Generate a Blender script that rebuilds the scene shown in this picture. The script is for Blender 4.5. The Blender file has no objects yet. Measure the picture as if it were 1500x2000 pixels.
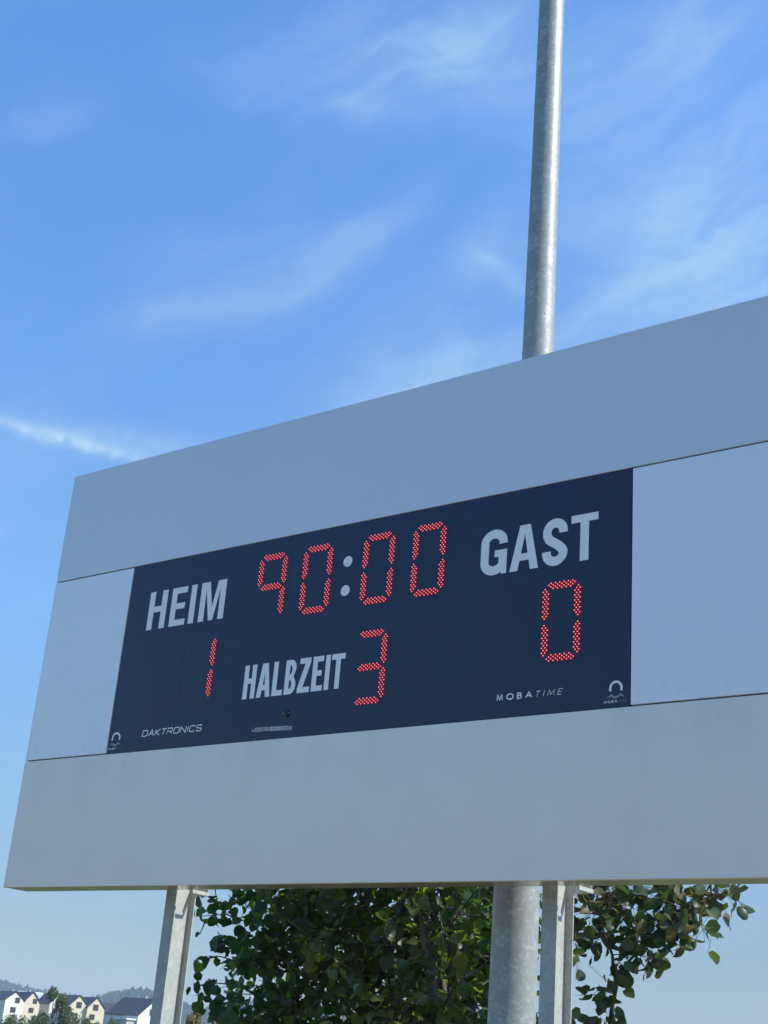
import bpy, bmesh, math, random
import numpy as np
from mathutils import Vector, Matrix
from mathutils.geometry import tessellate_polygon

random.seed(7)
rng = np.random.default_rng(11)
scene = bpy.context.scene
COL = scene.collection
PI = math.pi

# ------------------------------------------------------------------ camera
RT = Vector((0.8059992234, 0.5869677840, 0.0763810996))
UP = Vector((0.1630970402, -0.3442738390, 0.9245944553))
FW = Vector((-0.5690031699, 0.7327648817, 0.3732171230))
CAM = Vector((6.3417, -5.6346, 1.6))
FPX = 2697.97
cd = bpy.data.cameras.new('camera')
cam = bpy.data.objects.new('camera', cd)
COL.objects.link(cam)
cam.matrix_world = Matrix(((RT.x, UP.x, -FW.x, CAM.x), (RT.y, UP.y, -FW.y, CAM.y),
                           (RT.z, UP.z, -FW.z, CAM.z), (0, 0, 0, 1)))
cd.sensor_fit = 'HORIZONTAL'
cd.sensor_width = 36
cd.lens = FPX / 1500 * 36
cd.clip_start = 0.05
cd.clip_end = 20000
scene.camera = cam


def ray(u, v):
    """direction of sight through a point of the photograph (1500 x 2000)"""
    return RT * ((u - 750) / FPX) - UP * ((v - 1000) / FPX) + FW


def on_y(u, v, y):
    d = ray(u, v)
    return CAM + d * ((y - CAM.y) / d.y)


def at_dist(u, v, dist):
    return CAM + ray(u, v).normalized() * dist


# ------------------------------------------------------------------ sky, sun, exposure
SUN_EL = math.radians(42)
SUN_AZ = math.radians(19)          # measured from +X towards +Y
SUND = Vector((math.cos(SUN_EL) * math.cos(SUN_AZ), math.cos(SUN_EL) * math.sin(SUN_AZ), math.sin(SUN_EL)))
world = bpy.data.worlds.new('World')
scene.world = world
world.use_nodes = True
world.cycles.sampling_method = 'MANUAL'
world.cycles.sample_map_resolution = 256
nt = world.node_tree
for n in list(nt.nodes):
    nt.nodes.remove(n)


class NB:
    """tiny helper for building node graphs"""
    def __init__(self, tree):
        self.t = tree

    def n(self, kind, **kw):
        x = self.t.nodes.new(kind)
        for k, v in kw.items():
            setattr(x, k, v)
        return x

    def put(self, sock, val):
        if isinstance(val, bpy.types.NodeSocket):
            self.t.links.new(val, sock)
        elif val is not None:
            sock.default_value = val

    def m(self, op, a, b=None, c=None, clamp=False):
        x = self.n('ShaderNodeMath', operation=op, use_clamp=clamp)
        self.put(x.inputs[0], a)
        if b is not None:
            self.put(x.inputs[1], b)
        if c is not None:
            self.put(x.inputs[2], c)
        return x.outputs[0]

    def noise(self, vec, scale, detail=4, rough=0.55, dist=0.0, color=False):
        x = self.n('ShaderNodeTexNoise')
        self.put(x.inputs['Vector'], vec)
        x.inputs['Scale'].default_value = scale
        x.inputs['Detail'].default_value = detail
        x.inputs['Roughness'].default_value = rough
        x.inputs['Distortion'].default_value = dist
        return x.outputs['Color' if color else 'Fac']

    def ramp(self, fac, stops):
        x = self.n('ShaderNodeValToRGB')
        self.put(x.inputs[0], fac)
        cr = x.color_ramp
        while len(cr.elements) < len(stops):
            cr.elements.new(0.5)
        for e, (p, c) in zip(cr.elements, stops):
            e.position = p
            e.color = c if len(c) == 4 else (*c, 1)
        return x.outputs[0]

    def maprange(self, v, a, b, c, d, smooth=False):
        x = self.n('ShaderNodeMapRange', interpolation_type='SMOOTHSTEP' if smooth else 'LINEAR')
        self.put(x.inputs[0], v)
        for i, k in enumerate((a, b, c, d)):
            x.inputs[i + 1].default_value = k
        return x.outputs[0]

    def mix(self, fac, a, b, blend='MIX'):
        x = self.n('ShaderNodeMix', data_type='RGBA', blend_type=blend)
        self.put(x.inputs[0], fac)
        self.put(x.inputs[6], a)
        self.put(x.inputs[7], b)
        return x.outputs[2]

    def comb(self, a, b, c):
        x = self.n('ShaderNodeCombineXYZ')
        for i, k in enumerate((a, b, c)):
            self.put(x.inputs[i], k)
        return x.outputs[0]


w = NB(nt)
SKY_STRENGTH = 0.15
sky = w.n('ShaderNodeTexSky', sky_type='NISHITA')
sky.sun_disc = False
sky.sun_elevation = SUN_EL
sky.sun_rotation = math.radians(90) - SUN_AZ
sky.altitude = 450
sky.air_density = 1.0
sky.dust_density = 0.6
sky.ozone_density = 2.2
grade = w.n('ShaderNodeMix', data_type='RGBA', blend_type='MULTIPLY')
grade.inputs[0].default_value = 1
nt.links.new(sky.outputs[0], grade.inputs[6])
# cirrus streaks laid out by azimuth (radians, from +Y towards +X) and elevation
tc = w.n('ShaderNodeTexCoord')
sep = w.n('ShaderNodeSeparateXYZ')
nt.links.new(tc.outputs['Generated'], sep.inputs[0])
X, Y, Z = sep.outputs
az = w.m('ARCTAN2', X, Y)
el = w.m('ARCSINE', Z)
# the photograph's clear-sky colour by height: deeper blue aloft, unseen zenith made less blue to neutralise shaded surfaces, paler and duller towards the horizon
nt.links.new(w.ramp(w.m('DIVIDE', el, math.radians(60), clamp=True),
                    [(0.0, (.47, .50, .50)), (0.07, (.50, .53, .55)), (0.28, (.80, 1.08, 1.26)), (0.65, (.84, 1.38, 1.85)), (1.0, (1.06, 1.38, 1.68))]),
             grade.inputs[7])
warp = w.noise(w.comb(az, el, 0.0), 5.0, 4, 0.6, color=True)
sw = w.n('ShaderNodeSeparateXYZ')
nt.links.new(warp, sw.inputs[0])
azw = w.m('ADD', az, w.m('MULTIPLY', w.m('SUBTRACT', sw.outputs[0], 0.5), 0.10))
elw = w.m('ADD', el, w.m('MULTIPLY', w.m('SUBTRACT', sw.outputs[1], 0.5), 0.10))


def azel(u, v):
    d = ray(u, v).normalized()
    return math.atan2(d.x, d.y), math.asin(d.z)


def streak(p1, p2, wid, amp, a_=azw, e_=elw):
    """soft elongated patch of thin cloud between two sky points"""
    (a1, e1), (a2, e2) = azel(*p1), azel(*p2)
    ce = math.cos((e1 + e2) / 2)
    ca, cev = (a1 + a2) / 2, (e1 + e2) / 2
    dx, dy = (a2 - a1) * ce, e2 - e1
    L = math.hypot(dx, dy)
    dx, dy = dx / L, dy / L
    x = w.m('MULTIPLY', w.m('SUBTRACT', a_, ca), ce)
    y = w.m('SUBTRACT', e_, cev)
    s = w.m('ADD', w.m('MULTIPLY', x, dx), w.m('MULTIPLY', y, dy))
    t = w.m('SUBTRACT', w.m('MULTIPLY', y, dx), w.m('MULTIPLY', x, dy))
    s = w.m('DIVIDE', s, L / 2)
    t = w.m('DIVIDE', t, wid / FPX)
    q = w.m('ADD', w.m('POWER', w.m('ABSOLUTE', s), 3.0), w.m('MULTIPLY', t, t))
    return w.m('MULTIPLY', w.m('EXPONENT', w.m('MULTIPLY', q, -1.0)), amp)


soft = None
for p1, p2, wd, am in [((240, 620), (560, 580), 50, .55), ((480, 590), (830, 400), 42, .60),
                       ((1000, 220), (1560, -60), 85, .55), ((620, 110), (1060, 60), 60, .35),
                       ((820, 150), (1020, 80), 60, .30), ((380, 110), (620, 150), 45, .22),
                       ((650, 200), (800, 245), 26, .35), ((900, 530), (1040, 552), 14, .55),
                       ((600, 800), (1000, 640), 90, .50), ((1250, 300), (1500, 260), 70, .35),
                       ((1080, 380), (1500, 470), 80, .40), ((250, 480), (700, 470), 60, .22),
                       ((850, 560), (1020, 470), 50, .25), ((0, 1040), (30, 1000), 30, .25),
                       ((0, 240), (230, 160), 40, .25), ((1150, 620), (1650, 180), 230, .62), ((650, 800), (1150, 560), 130, .30), ((600, 60), (1050, 180), 120, .30), ((1100, 600), (1500, 540), 60, .35)]:
    k = streak(p1, p2, wd, am)
    soft = k if soft is None else w.m('ADD', soft, k)
# fibrous texture drawn out along the wind
ang = math.radians(24)
fu = w.m('ADD', w.m('MULTIPLY', azw, math.cos(ang)), w.m('MULTIPLY', elw, math.sin(ang)))
fv = w.m('SUBTRACT', w.m('MULTIPLY', elw, math.cos(ang)), w.m('MULTIPLY', azw, math.sin(ang)))
fib = w.noise(w.comb(w.m('MULTIPLY', fu, 5.0), w.m('MULTIPLY', fv, 22.0), 0.3), 1.6, 7, 0.6, 0.5)
fib = w.maprange(fib, 0.30, 0.74, 0.30, 1.12)
veil = w.noise(w.comb(w.m('MULTIPLY', fu, 2.0), w.m('MULTIPLY', fv, 4.5), 4.0), 1.4, 5, 0.55, 0.3)
veil = w.m('MULTIPLY', w.maprange(veil, 0.45, 0.80, 0.0, 0.38), 1.0)
cl = w.m('ADD', w.m('MULTIPLY', soft, fib), w.m('MULTIPLY', veil, fib))
# short bright contrail beside the board's left corner
trail_n = w.noise(w.comb(w.m('MULTIPLY', az, 60), w.m('MULTIPLY', el, 60), 0.0), 1.0, 5, 0.6)
elt = w.m('ADD', el, w.m('MULTIPLY', w.m('SUBTRACT', trail_n, 0.5), 0.009))
tr = w.m('ADD', streak((-60, 806), (300, 900), 13, 1.0, az, elt), streak((60, 838), (420, 880), 26, 0.5, az, elt))
cl = w.m('ADD', cl, w.m('MULTIPLY', tr, w.maprange(trail_n, 0.3, 0.7, 0.35, 1.2)))
cl = w.m('MULTIPLY', w.m('MINIMUM', cl, 1.4), 0.55)
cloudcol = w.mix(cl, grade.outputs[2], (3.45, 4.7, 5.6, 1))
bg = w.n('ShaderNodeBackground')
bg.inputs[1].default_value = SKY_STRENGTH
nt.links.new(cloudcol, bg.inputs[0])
wo = w.n('ShaderNodeOutputWorld')
nt.links.new(bg.outputs[0], wo.inputs[0])

sd = bpy.data.lights.new('sun', 'SUN')
sd.energy = 4.8
sd.angle = math.radians(0.5)
sd.color = (1.0, 0.95, 0.87)
sun = bpy.data.objects.new('sun', sd)
COL.objects.link(sun)
sun.rotation_euler = (-SUND).to_track_quat('-Z', 'Y').to_euler()
sun.location = SUND * 50

scene.render.engine = 'CYCLES'
scene.view_settings.view_transform = 'Standard'
scene.view_settings.look = 'None'
scene.view_settings.exposure = 0.22
scene.view_settings.gamma = 1.0
scene.view_settings.use_curve_mapping = False
scene.cycles.max_bounces = 8
scene.cycles.volume_bounces = 0
scene.cycles.transparent_max_bounces = 8


# ------------------------------------------------------------------ helpers
def tag(o, label=None, cat=None, group=None, kind=None):
    if label:
        o['label'] = label
    if cat:
        o['category'] = cat
    if group:
        o['group'] = group
    if kind:
        o['kind'] = kind
    return o


def empty(name, loc, label, cat, group=None):
    o = bpy.data.objects.new(name, None)
    COL.objects.link(o)
    o.location = loc
    o.empty_display_size = 0.2
    return tag(o, label, cat, group)


def link(name, me, parent=None, mat=None):
    """mesh data given in world coordinates"""
    o = bpy.data.objects.new(name, me)
    COL.objects.link(o)
    if mat is not None:
        for mm in (mat if isinstance(mat, (list, tuple)) else [mat]):
            me.materials.append(mm)
    if parent is not None:
        o.parent = parent
        p = parent
        off = Vector(p.location)
        while p.parent is not None:
            p = p.parent
            off = off + Vector(p.location)
        o.location = -off
    return o


def from_bm(name, bm, parent=None, mat=None, smooth=False):
    me = bpy.data.meshes.new(name)
    bm.normal_update()
    bm.to_mesh(me)
    bm.free()
    if smooth:
        for p in me.polygons:
            p.use_smooth = True
    return link(name, me, parent, mat)


def box(bm, x0, x1, y0, y1, z0, z1, bevel=0.0):
    r = bmesh.ops.create_cube(bm, size=1)
    vs = r['verts']
    for v in vs:
        v.co = Vector((x0 + (v.co.x + .5) * (x1 - x0), y0 + (v.co.y + .5) * (y1 - y0), z0 + (v.co.z + .5) * (z1 - z0)))
    if bevel > 0:
        es = list({e for v in vs for e in v.link_edges})
        bmesh.ops.bevel(bm, geom=es, offset=bevel, segments=2, affect='EDGES')


def tube(bm, pts, rad, seg=8, cap=False):
    """tapered tube through points; rad is a list"""
    rings = []
    n = len(pts)
    for i, p in enumerate(pts):
        a = pts[max(i - 1, 0)]
        b = pts[min(i + 1, n - 1)]
        d = (b - a).normalized()
        s = d.cross(Vector((0.3, 0.9, 0.1))).normalized()
        t = d.cross(s)
        rings.append([bm.verts.new(p + (s * math.cos(2 * PI * k / seg) + t * math.sin(2 * PI * k / seg)) * rad[i])
                      for k in range(seg)])
    for i in range(n - 1):
        for k in range(seg):
            bm.faces.new((rings[i][k], rings[i][(k + 1) % seg], rings[i + 1][(k + 1) % seg], rings[i + 1][k]))
    if cap:
        bm.faces.new(rings[-1])
        bm.faces.new(rings[0][::-1])


def mat_new(name, color, rough=0.6, metal=0.0, spec=0.5):
    m = bpy.data.materials.new(name)
    m.use_nodes = True
    b = m.node_tree.nodes['Principled BSDF']
    b.inputs['Base Color'].default_value = (*color, 1)
    b.inputs['Roughness'].default_value = rough
    b.inputs['Metallic'].default_value = metal
    b.inputs['Specular IOR Level'].default_value = spec
    return m, NB(m.node_tree), b


# ------------------------------------------------------------------ materials
def panel_mat(name, c0, c1, rough, seed):
    m, q, b = mat_new(name, c0, rough, 0.35)
    g = q.n('ShaderNodeNewGeometry').outputs['Position']
    mp = q.n('ShaderNodeMapping')
    mp.inputs['Location'].default_value = (seed, 0, 0)
    mp.inputs['Scale'].default_value = (3.2, 1, 0.35)
    q.put(mp.inputs[0], g)
    streaks = q.noise(mp.outputs[0], 2.4, 6, 0.6)
    big = q.noise(g, 0.9, 3, 0.5)
    blot = q.noise(g, 5.0, 5, 0.65)
    fac = q.m('ADD', q.m('MULTIPLY', streaks, 0.5), q.m('MULTIPLY', big, 0.5))
    col = q.ramp(fac, [(0.30, c1), (0.70, c0)])
    fine = q.noise(g, 140.0, 2, 0.6)
    col = q.mix(q.maprange(fine, 0.3, 0.7, 0.0, 0.05), col, (0.2, 0.21, 0.2, 1))
    # sparse small scuffs
    sc = q.maprange(q.noise(g, 17.0, 2, 0.5), 0.80, 0.84, 0.0, 0.35)
    col = q.mix(sc, col, (0.22, 0.22, 0.2, 1))
    q.put(b.inputs['Base Color'], col)
    q.put(b.inputs['Roughness'], q.maprange(q.m('ADD', blot, streaks), 0.7, 1.3, rough - 0.05, rough + 0.07))
    bp = q.n('ShaderNodeBump')
    bp.inputs['Strength'].default_value = 0.12
    bp.inputs['Distance'].default_value = 0.03
    q.put(bp.inputs['Height'], q.noise(g, 1.6, 2, 0.4))
    q.put(b.inputs['Normal'], bp.outputs[0])
    return m, q, b


M = {}
M['panel'], _, _ = panel_mat('painted_aluminium', (0.77, 0.75, 0.725), (0.74, 0.72, 0.70), 0.38, 0.0)
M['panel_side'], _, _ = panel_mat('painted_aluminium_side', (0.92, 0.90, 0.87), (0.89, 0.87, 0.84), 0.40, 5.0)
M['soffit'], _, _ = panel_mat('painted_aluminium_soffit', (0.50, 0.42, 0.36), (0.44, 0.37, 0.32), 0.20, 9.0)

# grime gathered in the lower corners of the side panels
q_, b_ = NB(M['panel_side'].node_tree), M['panel_side'].node_tree.nodes['Principled BSDF']
old = b_.inputs['Base Color'].links[0].from_socket
g_ = q_.n('ShaderNodeNewGeometry').outputs['Position']
s_ = q_.n('ShaderNodeSeparateXYZ')
q_.put(s_.inputs[0], g_)
low = q_.maprange(s_.outputs[2], 3.24, 3.36, 1.0, 0.0)
gr_ = q_.maprange(q_.noise(g_, 16.0, 6, 0.7), 0.53, 0.70, 0.0, 1.0)
q_.put(b_.inputs['Base Color'], q_.mix(q_.m('MULTIPLY', q_.m('MULTIPLY', low, gr_), 0.35), old, (0.30, 0.29, 0.27, 1)))


def streaky(m, q, b, z_top):
    """water stains running down from the joint above the lower panel"""
    g = q.n('ShaderNodeNewGeometry').outputs['Position']
    s = q.n('ShaderNodeSeparateXYZ')
    q.put(s.inputs[0], g)
    run = q.noise(q.comb(q.m('MULTIPLY', s.outputs[0], 3.6), 0.0, q.m('MULTIPLY', s.outputs[2], 0.7)), 1.0, 4, 0.6)
    fall = q.maprange(s.outputs[2], z_top - 0.5, z_top, 0.0, 1.0)
    k = q.m('MULTIPLY', q.maprange(run, 0.48, 0.78, 0.0, 1.0), q.m('MULTIPLY', fall, fall))
    return q.m('MULTIPLY', k, 0.20)


M['panel_low'], q_, b_ = panel_mat('painted_aluminium_lower', (0.90, 0.80, 0.69), (0.86, 0.77, 0.665), 0.38, 2.0)
old = b_.inputs['Base Color'].links[0].from_socket
q_.put(b_.inputs['Base Color'], q_.mix(streaky(M['panel_low'], q_, b_, 3.236), old, (0.26, 0.27, 0.26, 1)))


def navy():
    m, q, b = mat_new('navy_face', (0.012, 0.026, 0.066), 0.24, 0.0, 0.5)
    g = q.n('ShaderNodeNewGeometry').outputs['Position']
    big = q.noise(g, 1.3, 3, 0.5)
    q.put(b.inputs['Base Color'], q.ramp(big, [(0.3, (0.005, 0.017, 0.047)), (0.7, (0.007, 0.016, 0.051))]))
    q.put(b.inputs['Roughness'], q.maprange(q.noise(g, 6.0, 5, 0.6), 0.3, 0.7, 0.20, 0.30))
    bp = q.n('ShaderNodeBump')
    bp.inputs['Strength'].default_value = 0.15
    bp.inputs['Distance'].default_value = 0.01
    q.put(bp.inputs['Height'], q.noise(g, 3.0, 2, 0.4))
    q.put(b.inputs['Normal'], bp.outputs[0])
    return m


M['navy'] = navy()
M['window'], _, _ = mat_new('digit_filter', (0.007, 0.016, 0.045), 0.25)
M['gap'], _, _ = mat_new('joint_shadow_grey', (0.06, 0.065, 0.07), 0.8)


def lettermat():
    m, q, b = mat_new('pale_vinyl', (0.56, 0.58, 0.59), 0.35)
    g = q.n('ShaderNodeNewGeometry').outputs['Position']
    q.put(b.inputs['Base Color'], q.ramp(q.noise(g, 30, 3, 0.6), [(0.3, (0.93, 0.90, 0.85)), (0.7, (0.97, 0.94, 0.89))]))
    return m


M['letter'] = lettermat()
M['dim_letter'], _, _ = mat_new('grey_vinyl', (0.17, 0.19, 0.21), 0.5)
M['grey_mark'], _, _ = mat_new('grey_mark', (0.24, 0.28, 0.31), 0.5)


def emis(name, color, strength):
    m, q, b = mat_new(name, (0.05, 0.01, 0.01), 0.4)
    b.inputs['Emission Color'].default_value = (*color, 1)
    b.inputs['Emission Strength'].default_value = strength
    return m


M['led_red'] = emis('led_red_lens', (1.0, 0.004, 0.025), 0.32)
M['led_core'] = emis('led_hot_core', (1.0, 0.30, 0.34), 1.9)


def galv(name, base, dark, light, scale, rough, metal):
    m, q, b = mat_new(name, base, rough, metal)
    g = q.n('ShaderNodeNewGeometry').outputs['Position']
    wv = q.n('ShaderNodeVectorMath', operation='ADD')
    q.put(wv.inputs[0], g)
    wn = q.n('ShaderNodeVectorMath', operation='SCALE')
    q.put(wn.inputs[0], q.noise(g, 14, 3, 0.5, color=True))
    wn.inputs['Scale'].default_value = 0.05
    q.put(wv.inputs[1], wn.outputs[0])
    vo = q.n('ShaderNodeTexVoronoi')
    q.put(vo.inputs['Vector'], wv.outputs[0])
    vo.inputs['Scale'].default_value = scale
    sx = q.n('ShaderNodeSeparateXYZ')
    q.put(sx.inputs[0], vo.outputs['Color'])
    fac = q.m('ADD', q.m('MULTIPLY', sx.outputs[0], 0.26), q.m('MULTIPLY', q.noise(g, 11, 7, 0.7), 0.90))
    col = q.ramp(fac, [(0.34, dark), (0.62, base), (0.84, light)])
    q.put(b.inputs['Base Color'], col)
    q.put(b.inputs['Roughness'], q.maprange(fac, 0.3, 0.9, rough + 0.1, rough - 0.08))
    return m


M['galv_post'] = galv('galvanised_steel', (0.385, 0.41, 0.38), (0.32, 0.345, 0.325), (0.48, 0.50, 0.47), 60, 0.6, 0.1)
M['galv_mast'] = galv('galvanised_mast', (0.30, 0.325, 0.31), (0.265, 0.29, 0.28), (0.47, 0.50, 0.475), 62, 0.5, 0.15)
M['bolt'], _, _ = mat_new('zinc_bolt', (0.5, 0.5, 0.48), 0.3, 0.8)


def leafmat(name, c0, c1, tr, trans):
    m, q, b = mat_new(name, c0, 0.42, 0, 0.4)
    oi = q.n('ShaderNodeObjectInfo').outputs['Random']
    g = q.n('ShaderNodeNewGeometry')
    n = q.noise(g.outputs['Position'], 2.2, 4, 0.6)
    n2 = q.m('FRACT', q.m('ADD', q.m('MULTIPLY', g.outputs['Random Per Island'], 1.0), oi))
    fac = q.m('ADD', q.m('MULTIPLY', n, 0.5), q.m('MULTIPLY', n2, 0.5))
    col = q.ramp(fac, [(0.25, c0), (0.75, c1), (0.97, tuple(min(1, k * 1.9) for k in c1))])
    q.put(b.inputs['Base Color'], col)
    t = q.n('ShaderNodeBsdfTranslucent')
    q.put(t.inputs[0], q.mix(1.0, col, (*tr, 1), 'MULTIPLY'))
    mx = q.n('ShaderNodeMixShader')
    mx.inputs[0].default_value = trans
    out = m.node_tree.nodes['Material Output']
    q.put(mx.inputs[1], b.outputs[0])
    q.put(mx.inputs[2], t.outputs[0])
    q.put(out.inputs[0], mx.outputs[0])
    return m


M['leaf'] = leafmat('lime_leaf', (0.030, 0.056, 0.030), (0.060, 0.098, 0.038), (3.0, 3.4, 1.0), 0.33)
M['leaf_pale'] = leafmat('sunlit_tone_leaf', (0.075, 0.115, 0.040), (0.14, 0.17, 0.05), (3.0, 3.4, 1.0), 0.42)  # paler yellow-green puts sunlit leaf clusters into the colour
M['leaf_olive'] = leafmat('olive_leaf', (0.045, 0.075, 0.038), (0.080, 0.120, 0.052), (2.2, 2.2, 1.0), 0.27)
M['leaf_tan'] = leafmat('tan_leaf', (0.12, 0.115, 0.06), (0.17, 0.15, 0.075), (2.0, 1.9, 1.0), 0.35)
M['far_leaf'] = leafmat('far_foliage', (0.075, 0.105, 0.05), (0.13, 0.16, 0.07), (2, 2.2, 1), 0.3)
M['autumn_leaf'] = leafmat('yellowing_foliage', (0.13, 0.12, 0.03), (0.22, 0.18, 0.05), (2, 1.8, 1), 0.3)


def noisy(name, c0, c1, scale, rough=0.9):
    m, q, b = mat_new(name, c0, rough, 0, 0.3)
    g = q.n('ShaderNodeNewGeometry').outputs['Position']
    q.put(b.inputs['Base Color'], q.ramp(q.noise(g, scale, 6, 0.6), [(0.3, c0), (0.7, c1)]))
    return m


M['bark'] = noisy('bark', (0.07, 0.06, 0.05), (0.16, 0.14, 0.12), 30)
M['grass'] = noisy('grass_ground', (0.045, 0.085, 0.022), (0.085, 0.125, 0.04), 0.25)
M['forest'] = noisy('forest_canopy', (0.018, 0.034, 0.016), (0.04, 0.06, 0.022), 0.02)
M['white_wall'] = noisy('white_render', (0.76, 0.72, 0.63), (0.82, 0.78, 0.69), 0.6)
M['cream_wall'] = noisy('cream_render', (0.66, 0.57, 0.40), (0.72, 0.63, 0.46), 0.6)
M['grey_wall'] = noisy('grey_render', (0.42, 0.42, 0.40), (0.48, 0.48, 0.46), 0.6)
M['dark_roof'] = noisy('dark_roof_tiles', (0.045, 0.045, 0.055), (0.075, 0.075, 0.085), 1.5, 0.6)
M['brown_roof'] = noisy('brown_roof_tiles', (0.15, 0.12, 0.11), (0.20, 0.16, 0.14), 1.5, 0.7)
M['shutter'], _, _ = mat_new('window_glass', (0.05, 0.045, 0.045), 0.15)
M['frame'], _, _ = mat_new('window_frame', (0.13, 0.10, 0.09), 0.5)
M['sheet'], _, _ = mat_new('white_sheeting', (0.75, 0.77, 0.78), 0.4)

# ------------------------------------------------------------------ the setting
def terrain_h(r):
    t = min(max((r - 70) / 450, 0), 1)
    h = 6.3 * t * t * (3 - 2 * t)
    t2 = min(max((r - 700) / 1500, 0), 1)
    return h + 14 * t2 * t2 * (3 - 2 * t2)


def hill_h(a, r):
    """wooded ridge beyond the village; a is azimuth from +Y towards +X"""
    base = 0.0
    for ac, wd, hh, rc, wr in [(-0.95, .16, 93, 3050, 450), (-0.795, .055, 60, 2450, 300), (-0.69, .085, 70, 2550, 300),
                               (-0.45, .22, 80, 3100, 450), (0.2, .5, 55, 3100, 500), (1.6, .7, 60, 3100, 500),
                               (3.0, .8, 60, 3100, 500), (-2.2, .6, 65, 3100, 500)]:
        base = max(base, hh * math.exp(-((a - ac) / wd) ** 2) * math.exp(-((r - rc) / wr) ** 2))
    return base


def ground_z(x, y):
    dx, dy = x - CAM.x, y - CAM.y
    r = math.hypot(dx, dy)
    a = math.atan2(dx, dy)
    wob = 1 + .04 * math.sin(a * 23) + .03 * math.sin(a * 61 + 1)
    return terrain_h(r) + hill_h(a, r) * wob


radii = [0.01, 3, 8, 20, 45, 70, 100, 140, 190, 250, 320, 400, 480, 560, 700, 900, 1200, 1500, 1750, 1900, 2050, 2200, 2350,
         2500, 2650, 2800, 2950, 3100, 3300, 3500, 3800, 4100]
NA = 288
vs, fs = [], []
for r in radii:
    for k in range(NA):
        a = 2 * PI * k / NA - PI
        x, y = CAM.x + r * math.sin(a), CAM.y + r * math.cos(a)
        vs.append((x, y, ground_z(x, y)))
for i in range(len(radii) - 1):
    for k in range(NA):
        a0, a1 = i * NA + k, i * NA + (k + 1) % NA
        fs.append((a0, a0 + NA, a1 + NA, a1))
me = bpy.data.meshes.new('ground')
me.from_pydata(vs, [], fs)
for p in me.polygons:
    p.use_smooth = True
tag(link('ground', me, None, M['grass']), kind='structure')

# forest on the ridges: one mass of small crowns
vs, fs = [], []
for k in range(36000):
    a = random.uniform(-1.1, -0.55) if k < 31000 else random.uniform(-PI, PI)
    r = random.uniform(2050, 3500)
    hh = hill_h(a, r)
    if hh < 9:
        continue
    x, y = CAM.x + r * math.sin(a), CAM.y + r * math.cos(a)
    z = ground_z(x, y) - 2
    h = random.uniform(10, 16) * (1.3 if random.random() < .06 else 1)
    rad = random.uniform(2.6, 5.5)
    b0 = len(vs)
    n = 6
    for j in range(n):
        t = 2 * PI * j / n + random.random()
        q = rad * random.uniform(.8, 1.2)
        vs.append((x + q * math.cos(t), y + q * math.sin(t), z + h * .35))
        vs.append((x + q * .7 * math.cos(t), y + q * .7 * math.sin(t), z + h * random.uniform(.62, .8)))
    vs.append((x, y, z + h))
    for j in range(n):
        a0, a1 = b0 + 2 * j, b0 + 2 * ((j + 1) % n)
        fs.append((a0, a1, a1 + 1, a0 + 1))
        fs.append((a0 + 1, a1 + 1, b0 + 2 * n))
me = bpy.data.meshes.new('forest')
me.from_pydata(vs, [], fs)
tag(link('forest', me, None, M['forest']), 'wooded ridges fading to blue behind the houses', 'forest', kind='stuff')

# unseen sandy strip under the board, added to bounce warm light onto it
vs, fs = [], []
for j in range(9):
    for i in range(25):
        x, y = -24 + 48 * i / 24, -8 + 9.4 * j / 8
        vs.append((x, y, ground_z(x, y) + .006))
for j in range(8):
    for i in range(24):
        a = j * 25 + i
        fs.append((a, a + 1, a + 26, a + 25))
me = bpy.data.meshes.new('path')
me.from_pydata(vs, [], fs)
M['bounce_surface'] = noisy('bounce_gravel', (0.18, 0.135, 0.095), (0.26, 0.195, 0.14), 2.5)
tag(link('path', me, None, M['bounce_surface']), kind='structure')

# ------------------------------------------------------------------ haze
HAZE = 0.00020
bm = bmesh.new()
box(bm, -4400, 4400, -4400, 4400, -1.5, 152)
hz = from_bm('haze', bm)
hm = bpy.data.materials.new('air_haze')
hm.use_nodes = True
hq = NB(hm.node_tree)
hm.node_tree.nodes.remove(hm.node_tree.nodes['Principled BSDF'])
pv_ = hq.n('ShaderNodeVolumePrincipled')
pv_.inputs['Color'].default_value = (0.66, 0.84, 1.0, 1)
pv_.inputs['Density'].default_value = HAZE
hq.put(hm.node_tree.nodes['Material Output'].inputs['Volume'], pv_.outputs[0])
hz.data.materials.append(hm)
tag(hz, 'thin blue haze over the fields and hills', 'haze', kind='stuff')

# ------------------------------------------------------------------ distant houses
def quad_prism(bm, pts, th):
    """slab: four points (Vectors) extruded by th along -normal"""
    n = (pts[1] - pts[0]).cross(pts[3] - pts[0]).normalized()
    a = [bm.verts.new(p) for p in pts]
    b = [bm.verts.new(p - n * th) for p in pts]
    bm.faces.new(a)
    bm.faces.new(b[::-1])
    for i in range(4):
        j = (i + 1) % 4
        bm.faces.new((a[j], a[i], b[i], b[j]))


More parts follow.
